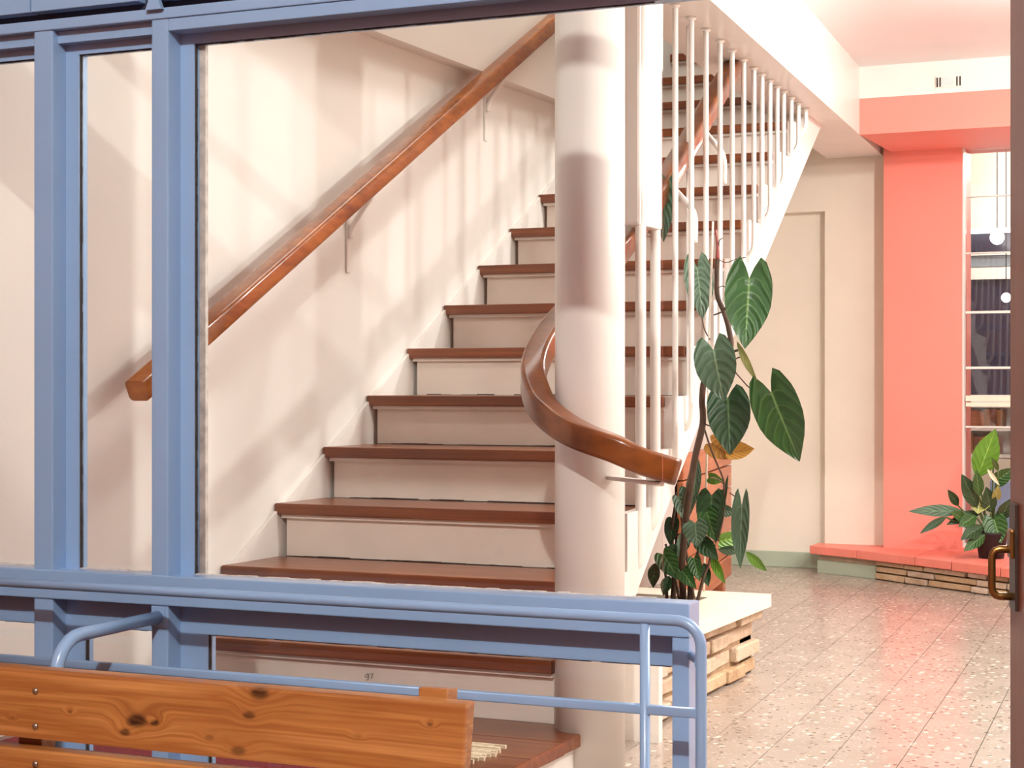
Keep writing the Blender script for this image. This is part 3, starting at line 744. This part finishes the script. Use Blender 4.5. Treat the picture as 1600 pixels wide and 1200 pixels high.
for a in ([(1052, 940, 6.1), (1053, 890, 6.08), (1050, 830, 6.06), (1058, 770, 6.0)], [(1078, 940, 6.0), (1080, 900, 6.0), (1092, 860, 5.98), (1098, 830, 5.95)], [(1090, 938, 5.95), (1100, 900, 5.92), (1108, 880, 5.9), (1112, 862, 5.9)],
          [(1042, 942, 6.1), (1041, 905, 6.1), (1036, 885, 6.1)], [(1062, 938, 6.05), (1050, 880, 6.06), (1040, 850, 6.06)], [(1084, 936, 5.98), (1075, 880, 5.98), (1068, 840, 5.98), (1064, 800, 5.98)]):
    stem(cl, a, (.011 if a[0][0] in (1052, 1078) else .0062, .004))
LV = [((1171, 434), (1164, 543), 74, 5.56, 5.50, 'leaf', .30, .14, .05, .0),
      ((1115, 547), (1129, 624), 66, 5.52, 5.46, 'leafg', .30, .2, .12, .15),
      ((1137, 622), (1141, 708), 68, 5.62, 5.56, 'leafd', .25, .2, .12, -.1),
      ((1205, 613), (1248, 721), 76, 5.55, 5.50, 'leaf', .30, .18, .05, .2),
      ((1152, 534), (1182, 598), 14, 5.6, 5.56, 'leafy', .0, .3, .05, .6),
      ((1089, 418), (1099, 496), 46, 6.0, 5.96, 'leafg', .3, .2, .1, -.2),
      ((1042, 285), (1034, 376), 38, 5.75, 5.72, 'leafg', .15, .2, .1, .3),
      ((1112, 692), (1142, 716), 34, 5.85, 5.80, 'leafb', .15, .5, .3, .3),
      ((1135, 708), (1176, 704), 30, 5.82, 5.84, 'leafb', .1, .6, -.2, -.3),
      ((1090, 716), (1084, 814), 26, 5.92, 5.84, 'leafg', .0, .4, -.16, .5),
      ((1112, 775), (1108, 838), 46, 5.98, 5.95, 'leafd', .2, .15, .06, .1),
      ((1138, 742), (1121, 856), 12, 5.78, 5.76, 'leafd', .0, .5, -.05, .7),
      ((1159, 790), (1155, 888), 30, 5.74, 5.70, 'leafg', .28, .3, .05, .35),
      ((1086, 818), (1089, 852), 40, 5.82, 5.78, 'leafg', .22, .2, .15, .1),
      ((1094, 846), (1121, 873), 28, 5.84, 5.78, 'leafd', .15, .25, .1, -.1),
      ((1124, 846), (1162, 838), 26, 5.9, 5.94, 'leafl', .1, .25, .1, .2),
      ((1122, 858), (1160, 862), 16, 5.86, 5.9, 'leafd', .0, .3, .1, .3),
      ((1166, 862), (1198, 894), 16, 5.8, 5.8, 'leafl', .0, .3, .1, .3),
      ((1036, 866), (1060, 904), 34, 5.98, 5.92, 'leaf', .15, .25, .12, .0),
      ((1064, 890), (1086, 918), 24, 5.94, 5.88, 'leaf', .1, .3, .12, .1),
      ((1084, 872), (1092, 906), 22, 5.9, 5.84, 'leaf', .1, .3, .12, .2),
      ((1112, 868), (1131, 912), 16, 5.9, 5.86, 'leafl', .0, .3, .1, .4),
      ((1072, 762), (1078, 798), 24, 6.02, 5.98, 'leafd', .1, .3, .12, .2),
      ((1060, 776), (1074, 816), 24, 6.0, 5.96, 'leafg', .1, .3, .12, -.2),
      ((1108, 746), (1130, 752), 18, 5.95, 5.93, 'leafl', .1, .3, .1, .2),
      ((1126, 796), (1150, 802), 20, 5.92, 5.9, 'leafg', .1, .3, .1, .2),
      ((1056, 850), (1040, 878), 18, 6.02, 6.0, 'leafd', .0, .4, .1, .3),
      ((1052, 812), (1046, 852), 24, 6.06, 6.04, 'leafd', .1, .3, .1, .3),
      ((1070, 838), (1060, 872), 22, 6.04, 6.02, 'leafg', .1, .3, .1, -.3),
      ((1104, 800), (1118, 846), 34, 5.97, 5.94, 'leaf', .15, .2, .08, .1),
      ((1024, 880), (1020, 918), 20, 6.08, 6.06, 'leafd', .0, .4, .1, .2),
      ((1046, 900), (1036, 930), 18, 6.04, 6.02, 'leafd', .0, .4, .1, .2),
      ((1100, 880), (1106, 916), 18, 5.96, 5.93, 'leafd', .0, .4, .1, .2)]
for b_, t_, w_, za, zb_, m_, h_, f_, c_, r_ in LV: leaf(cl, b_, t_, w_, za, zb_, m_, h_, f_, c_, r_)
for b_, t_ in (((1131, 756), (1108, 746)), ((1140, 770), (1159, 790)), ((1096, 830), (1086, 818)), ((1064, 800), (1072, 762))):
    stem(cl, [(b_[0], b_[1], 5.85), ((b_[0]+t_[0])/2, (b_[1]+t_[1])/2-3, 5.84), (t_[0], t_[1], 5.82)], .0022)
tag(mk('plant_stake', MB().tube([onz(1100, 936, .24), atZ(1108, 520, 5.7), atZ(1114, 346, 5.7)], .0036, 8), 'stake'), 'thin white stake beside the red tipped climbing stem', 'stake')

# potted plant on the coral ledge
ZL = 8.78
pp = thing('potted_plant', 'leafy plant in a black pot on the coral ledge', 'plant', tuple(onz(1549, 872, .145)))
pc = onz(1549, 872, .144)
mk('pot', MB().lathe(pc, [(.060, 0), (.078, .12), (.082, .125), (.078, .13), (.07, .118), (.02, .116)], 20), 'pot', pp)
LP = [((1527, 745), (1556, 671), 40, 'leafl', .0, .1), ((1504, 799), (1422, 797), 20, 'leafg', .0, .3), ((1478, 808), (1438, 832), 13, 'leafd', .0, .3), ((1497, 790), (1482, 766), 14, 'leafd', .0, .2),
      ((1526, 792), (1504, 742), 26, 'leafd', .0, .2), ((1530, 775), (1526, 735), 18, 'leaf', .0, .2), ((1531, 780), (1528, 802), 34, 'leafy', .2, 0), ((1553, 812), (1564, 848), 38, 'leaf', .3, .1),
      ((1538, 836), (1507, 860), 20, 'leaf', .0, .2), ((1532, 800), (1480, 818), 18, 'leafd', .0, .3), ((1524, 806), (1499, 822), 22, 'leaf', .0, .2), ((1535, 822), (1502, 842), 22, 'leafd', .0, .3),
      ((1556, 752), (1584, 732), 24, 'leaf', .1, .2), ((1548, 800), (1542, 762), 24, 'leafd', .0, .2), ((1556, 778), (1560, 760), 14, 'leafy', .1, .2), ((1548, 835), (1530, 848), 22, 'leafd', .0, .2),
      ((1562, 812), (1580, 780), 22, 'leafd', .0, .2), ((1560, 735), (1550, 716), 9, 'leaf', .0, .3), ((1552, 724), (1561, 706), 8, 'leafd', .0, .3), ((1510, 812), (1487, 800), 16, 'leaf', .0, .2)]
for i, (b_, t_, w_, m_, h_, r_) in enumerate(LP):
    leaf(pp, b_, t_, w_, ZL-.03*(i % 3), ZL-.05-.03*(i % 3), m_, h_, .25, .08, r_)
    stem(pp, [(1549+(i % 5-2)*2, 858, ZL+.02), ((1549+b_[0])/2, (845+b_[1])/2, ZL), (b_[0], b_[1], ZL-.03*(i % 3))], .0045, 'stemgreen', 'stalk', 4, 6)
leaf(pp, (1543, 733), (1562, 760), 7, ZL-.1, ZL-.1, 'spathe', .0, .3, .1, .2, 'flower')

# wooden bench under the stairs, seen through the plants
wb_ = thing('slatted_bench', 'orange wood slatted bench end standing behind the climbing plant', 'bench', (-2.45, 7.6, 0))
a_, d_ = Vector((-2.476, 7.99, 0)), Vector((.176, -.984, 0)); n_ = Vector((.984, .176, 0))
def slat(z0, z1, l0, l1, off=0, th=.025):
    p, q = a_+d_*l0+n_*off, a_+d_*l1+n_*off
    return MB().hexa([(p.x, p.y, z0), (q.x, q.y, z0), (q.x-n_.x*th, q.y-n_.y*th, z0), (p.x-n_.x*th, p.y-n_.y*th, z0)], [(p.x, p.y, z1), (q.x, q.y, z1), (q.x-n_.x*th, q.y-n_.y*th, z1), (p.x-n_.x*th, p.y-n_.y*th, z1)])
for k in range(6):
    mk('slat', slat(.115+.103*k, .115+.103*k+.098, .02, 1.5), 'chest', wb_, .006)
mk('shade_sheet', slat(.12, .72, .04, 1.48, -.027, .01), 'dark', wb_)  # dark sheet added so the gaps between slats look shaded
mk('end_stile', slat(.10, .745, -.03, .03, -.026, .04), 'raild', wb_, .006)
mk('leg', slat(0, .12, .0, .09, -.03, .05), 'chest', wb_, .004)
mk('leg', slat(0, .12, 1.3, 1.39, -.03, .05), 'chest', wb_, .004)

# ------------------------------------------------------------------ louvred window in the coral wall and the room behind
wn = structure('window_2', (-1.3, 9.3, .2), 'tall louvred window in the coral wall')
x0, x1 = -1.655, -.85
mk('window_frame', MB().box((x0, 9.302, .16), (x0+.006, 9.36, ZB)).box((x1-.012, 9.325, .16), (x1, 9.40, ZB)).box((x0, 9.325, .16), (x1, 9.40, .18)), 'white', wn)
zz = [.18, .36, .57, .78, .92, 1.083, 1.368, 1.672, 1.962, 2.205]
for i, (a, b) in enumerate(zip(zz, zz[1:])):
    g = mk('glass_louvre', MB().hexa([(x0+.012, 9.335, a+.004), (x1-.012, 9.335, a+.004), (x1-.012, 9.340, a+.004), (x0+.012, 9.340, a+.004)], [(x0+.012, 9.352, b), (x1-.012, 9.352, b), (x1-.012, 9.357, b), (x0+.012, 9.357, b)]), 'glass', wn)
for zc_, h in ((1.083, .012), (1.368, .012), (1.672, .006), (1.962, .004), (.78, .008)):
    mk('louvre_edge', B((x0+.012, 9.328, zc_-h/2), (x1-.012, 9.362, zc_+h/2)), 'white', wn)
mk('transom', MB().box((x0+.012, 9.33, .885), (x1-.012, 9.37, .905)).box((x0+.012, 9.325, .912), (x1-.012, 9.375, .94)), 'slab', wn)
bk = structure('wall_back_room', (0, 11.2, 0), 'room behind the louvred window')
YK = 11.2
mk('rear_wall', B((-3.2, YK, -.1), (1.2, YK+.1, 2.9)), 'cream_dark', bk)
mk('room_floor', B((-3.2, 9.6, -.1), (1.2, YK, 0)), 'dark', bk)
mk('room_ceiling', B((-3.2, 9.6, 2.5), (1.2, YK, 2.6)), 'ceiling', bk)
mk('side_wall', B((-3.3, 9.6, -.1), (-3.2, YK, 2.6)), 'cream', bk)
mk('side_wall', B((1.2, 9.6, -.1), (1.3, YK, 2.6)), 'cream', bk)
nw = structure('window_3', (-1.4, YK-.03, 1), 'dark night windows of the room behind the louvres')
def zk(y): return EYE+(600-y)/254.4
mk('dark_pane', B((-2.6, YK-.02, zk(397)), (.6, YK, zk(365))), 'night', nw)
mk('dark_pane', B((-2.6, YK-.02, zk(417)), (.6, YK, zk(399))), 'stone_grey', nw)
mk('dark_pane', B((-2.6, YK-.02, zk(617)), (.6, YK, zk(437))), 'night', nw)
mk('rail', B((-2.6, YK-.04, zk(399.5)), (.6, YK, zk(395))), 'white', nw)
mk('rail', B((-2.6, YK-.05, zk(437)), (.6, YK, zk(419))), 'white', nw)
mk('rail', B((-2.6, YK-.06, zk(635)), (.6, YK, zk(617))), 'white', nw)
shelf = thing('shelf_unit', 'low shelf unit seen through the louvred window', 'shelf', (-1.4, YK-.2, 0))
mk('carcass', MB().box((-2.2, YK-.03, 0), (-.4, YK-.02, .87)).box((-2.2, YK-.3, .56), (-.4, YK-.03, .58)).box((-2.2, YK-.3, .72), (-.4, YK-.03, .735)).box((-2.2, YK-.3, .86), (-.4, YK-.03, .875)), 'white', shelf)
mk('lower_door', B((-2.2, YK-.31, .02), (-.4, YK-.29, .555)), 'slab', shelf)
kx = -1.72; cols_ = ['book', 'book', 'chest', 'book', 'door']
for row, (zb_, hh) in enumerate(((.735, .115), (.58, .12))):
    xk = -1.99
    while xk < -1.74:
        wd = random.uniform(.022, .045); hk = hh*random.uniform(.85, 1)
        tag(mk('book', B((xk, YK-.28, zb_), (xk+wd-.002, YK-.12, zb_+hk)), random.choice(cols_)),
            'brown book spine on the %s shelf behind the louvres' % ('upper' if row == 0 else 'lower'), 'book', 'books on the %s shelf behind the louvres' % ('upper' if row == 0 else 'lower'))
        xk += wd
bb = onY(1557, 775, 9.9)
tag(mk('storage_bin', B((-1.60, 9.8, 0.002), (-1.25, 10.1, bb.z+.09)), 'bluebin', None, .01), 'grey blue bin behind the louvres and the potted plant', 'bin')
for (x_, y_, lab) in ((1558, 371, 'bright white globe lamp higher up behind the louvres'), (1572, 465, 'small bright globe lamp lower down behind the louvres')):
    p = onY(x_, y_, 10.9); r_ = .042 if y_ < 400 else .028
    gl_ = thing('globe_lamp', lab, 'lamp', tuple(p))
    mk('globe', MB().lathe(p, [(.004, -r_)]+[(r_*math.cos(R(a)), r_*math.sin(R(a))) for a in range(-70, 80, 20)]+[(.004, r_)], 16), 'bulb', gl_)
    mk('cord', MB().tube([p+Vector((0, 0, r_)), Vector((p.x, p.y, 2.5))], .003, 6), 'dark', gl_)
tb = onY(1500, 361, 11.0)
tl = thing('tube_lamp', 'white tube lamp across the top of the dark window', 'lamp', (-1.4, 11.05, tb.z))
mk('tube', MB().tube([(-2.2, 11.05, tb.z), (-.4, 11.05, tb.z)], .016, 10), emit('lit_tube', (1, 1, 1, 1), 3), tl)
mk('holder', MB().box((-2.24, 11.03, tb.z-.03), (-2.2, 11.19, tb.z+.03)).box((-.4, 11.03, tb.z-.03), (-.36, 11.19, tb.z+.03)), 'white', tl)

# vent on the bulkhead
vp0, vp1 = onY(1463, 139, 8.6), onY(1503, 117, 8.6)
va = thing('air_vent', 'small white slotted air vent above the coral bulkhead', 'vent', tuple((vp0+vp1)/2))
mk('plate', B((vp0.x, 8.590, vp0.z+.003), (vp1.x, 8.6025, vp1.z)), 'white', va)
W_ = vp1.x-vp0.x; H_ = vp1.z-vp0.z
for k in range(8):
    z_ = vp0.z+.008+(H_-.014)*k/8
    mk('slat', B((vp0.x+W_*.22, 8.586, z_), (vp0.x+W_*.68, 8.591, z_+.004)), 'ceiling', va)
for fx in (.03, .14, .80, .92):
    d = MB()
    for k in range(8):
        z_ = vp0.z+.007+(H_-.014)*k/8; d.box((vp0.x+W_*fx, 8.587, z_), (vp0.x+W_*fx+.006, 8.5905, z_+.0055))
    o = mk('slot', d, 'dark', va); o['kind'] = 'stuff'

# ------------------------------------------------------------------ brown door at the right edge
dr = structure('door_1', (-.4, 2.2, ZV), 'brown wooden door leaf standing open at the right edge')
KD = 2.05/2.55
pe = onY(1578, 600, 2.05)
ang = math.atan2(-pe.x, pe.y)                                  # bearing of the free edge
bear = ang+R(9)                                                # leaf swings a little further left than the view ray
e_ = Vector((math.sin(bear), -math.cos(bear), 0)); m_ = Vector((math.cos(bear), math.sin(bear), 0))
def dq(l0, l1, t0, t1, z0, z1):
    f = lambda l, t: pe+e_*l+m_*t
    q = [f(l0, t0), f(l1, t0), f(l1, t1), f(l0, t1)]
    return MB().hexa([(p.x, p.y, z0) for p in q], [(p.x, p.y, z1) for p in q])
mk('door_leaf', dq(0, .80, 0, .04, ZV+.01, 1.75), 'door', dr, .003)
DD = 2.0
zp0, zp1 = EYE-(945-600)/F*DD, EYE-(782-600)/F*DD
mk('lock_plate', dq(.025*KD, .075*KD, -.004, 0, zp0, zp1), 'bronze', dr, .001)
zc_ = (zp0*.38+zp1*.62)
mk('keyhole_cover', dq(.036*KD, .066*KD, -.008, -.003, zc_-.016, zc_+.016), 'brass', dr, .003)
h0, h1 = EYE-(925-600)/F*DD, EYE-(853-600)/F*DD
fh = lambda l, t, z_: (pe+e_*l*KD+m_*t*KD).to_tuple()[:2]+(z_,)
hpth = [fh(.05, 0, h1), fh(.05, -.022, h1)]+[fh(.05, -.022-.010*math.sin(R(a)), h1-.010+.010*math.cos(R(a))) for a in (30, 60, 90)]+[fh(.05, -.032, (h0+h1)/2)]+[fh(.05, -.022-.010*math.cos(R(a)), h0+.010-.010*math.sin(R(a))) for a in (0, 30, 60, 90)]+[fh(.05, 0, h0)]
mk('door_handle', MB().tube(hpth, .0042, 10), 'brass', dr)
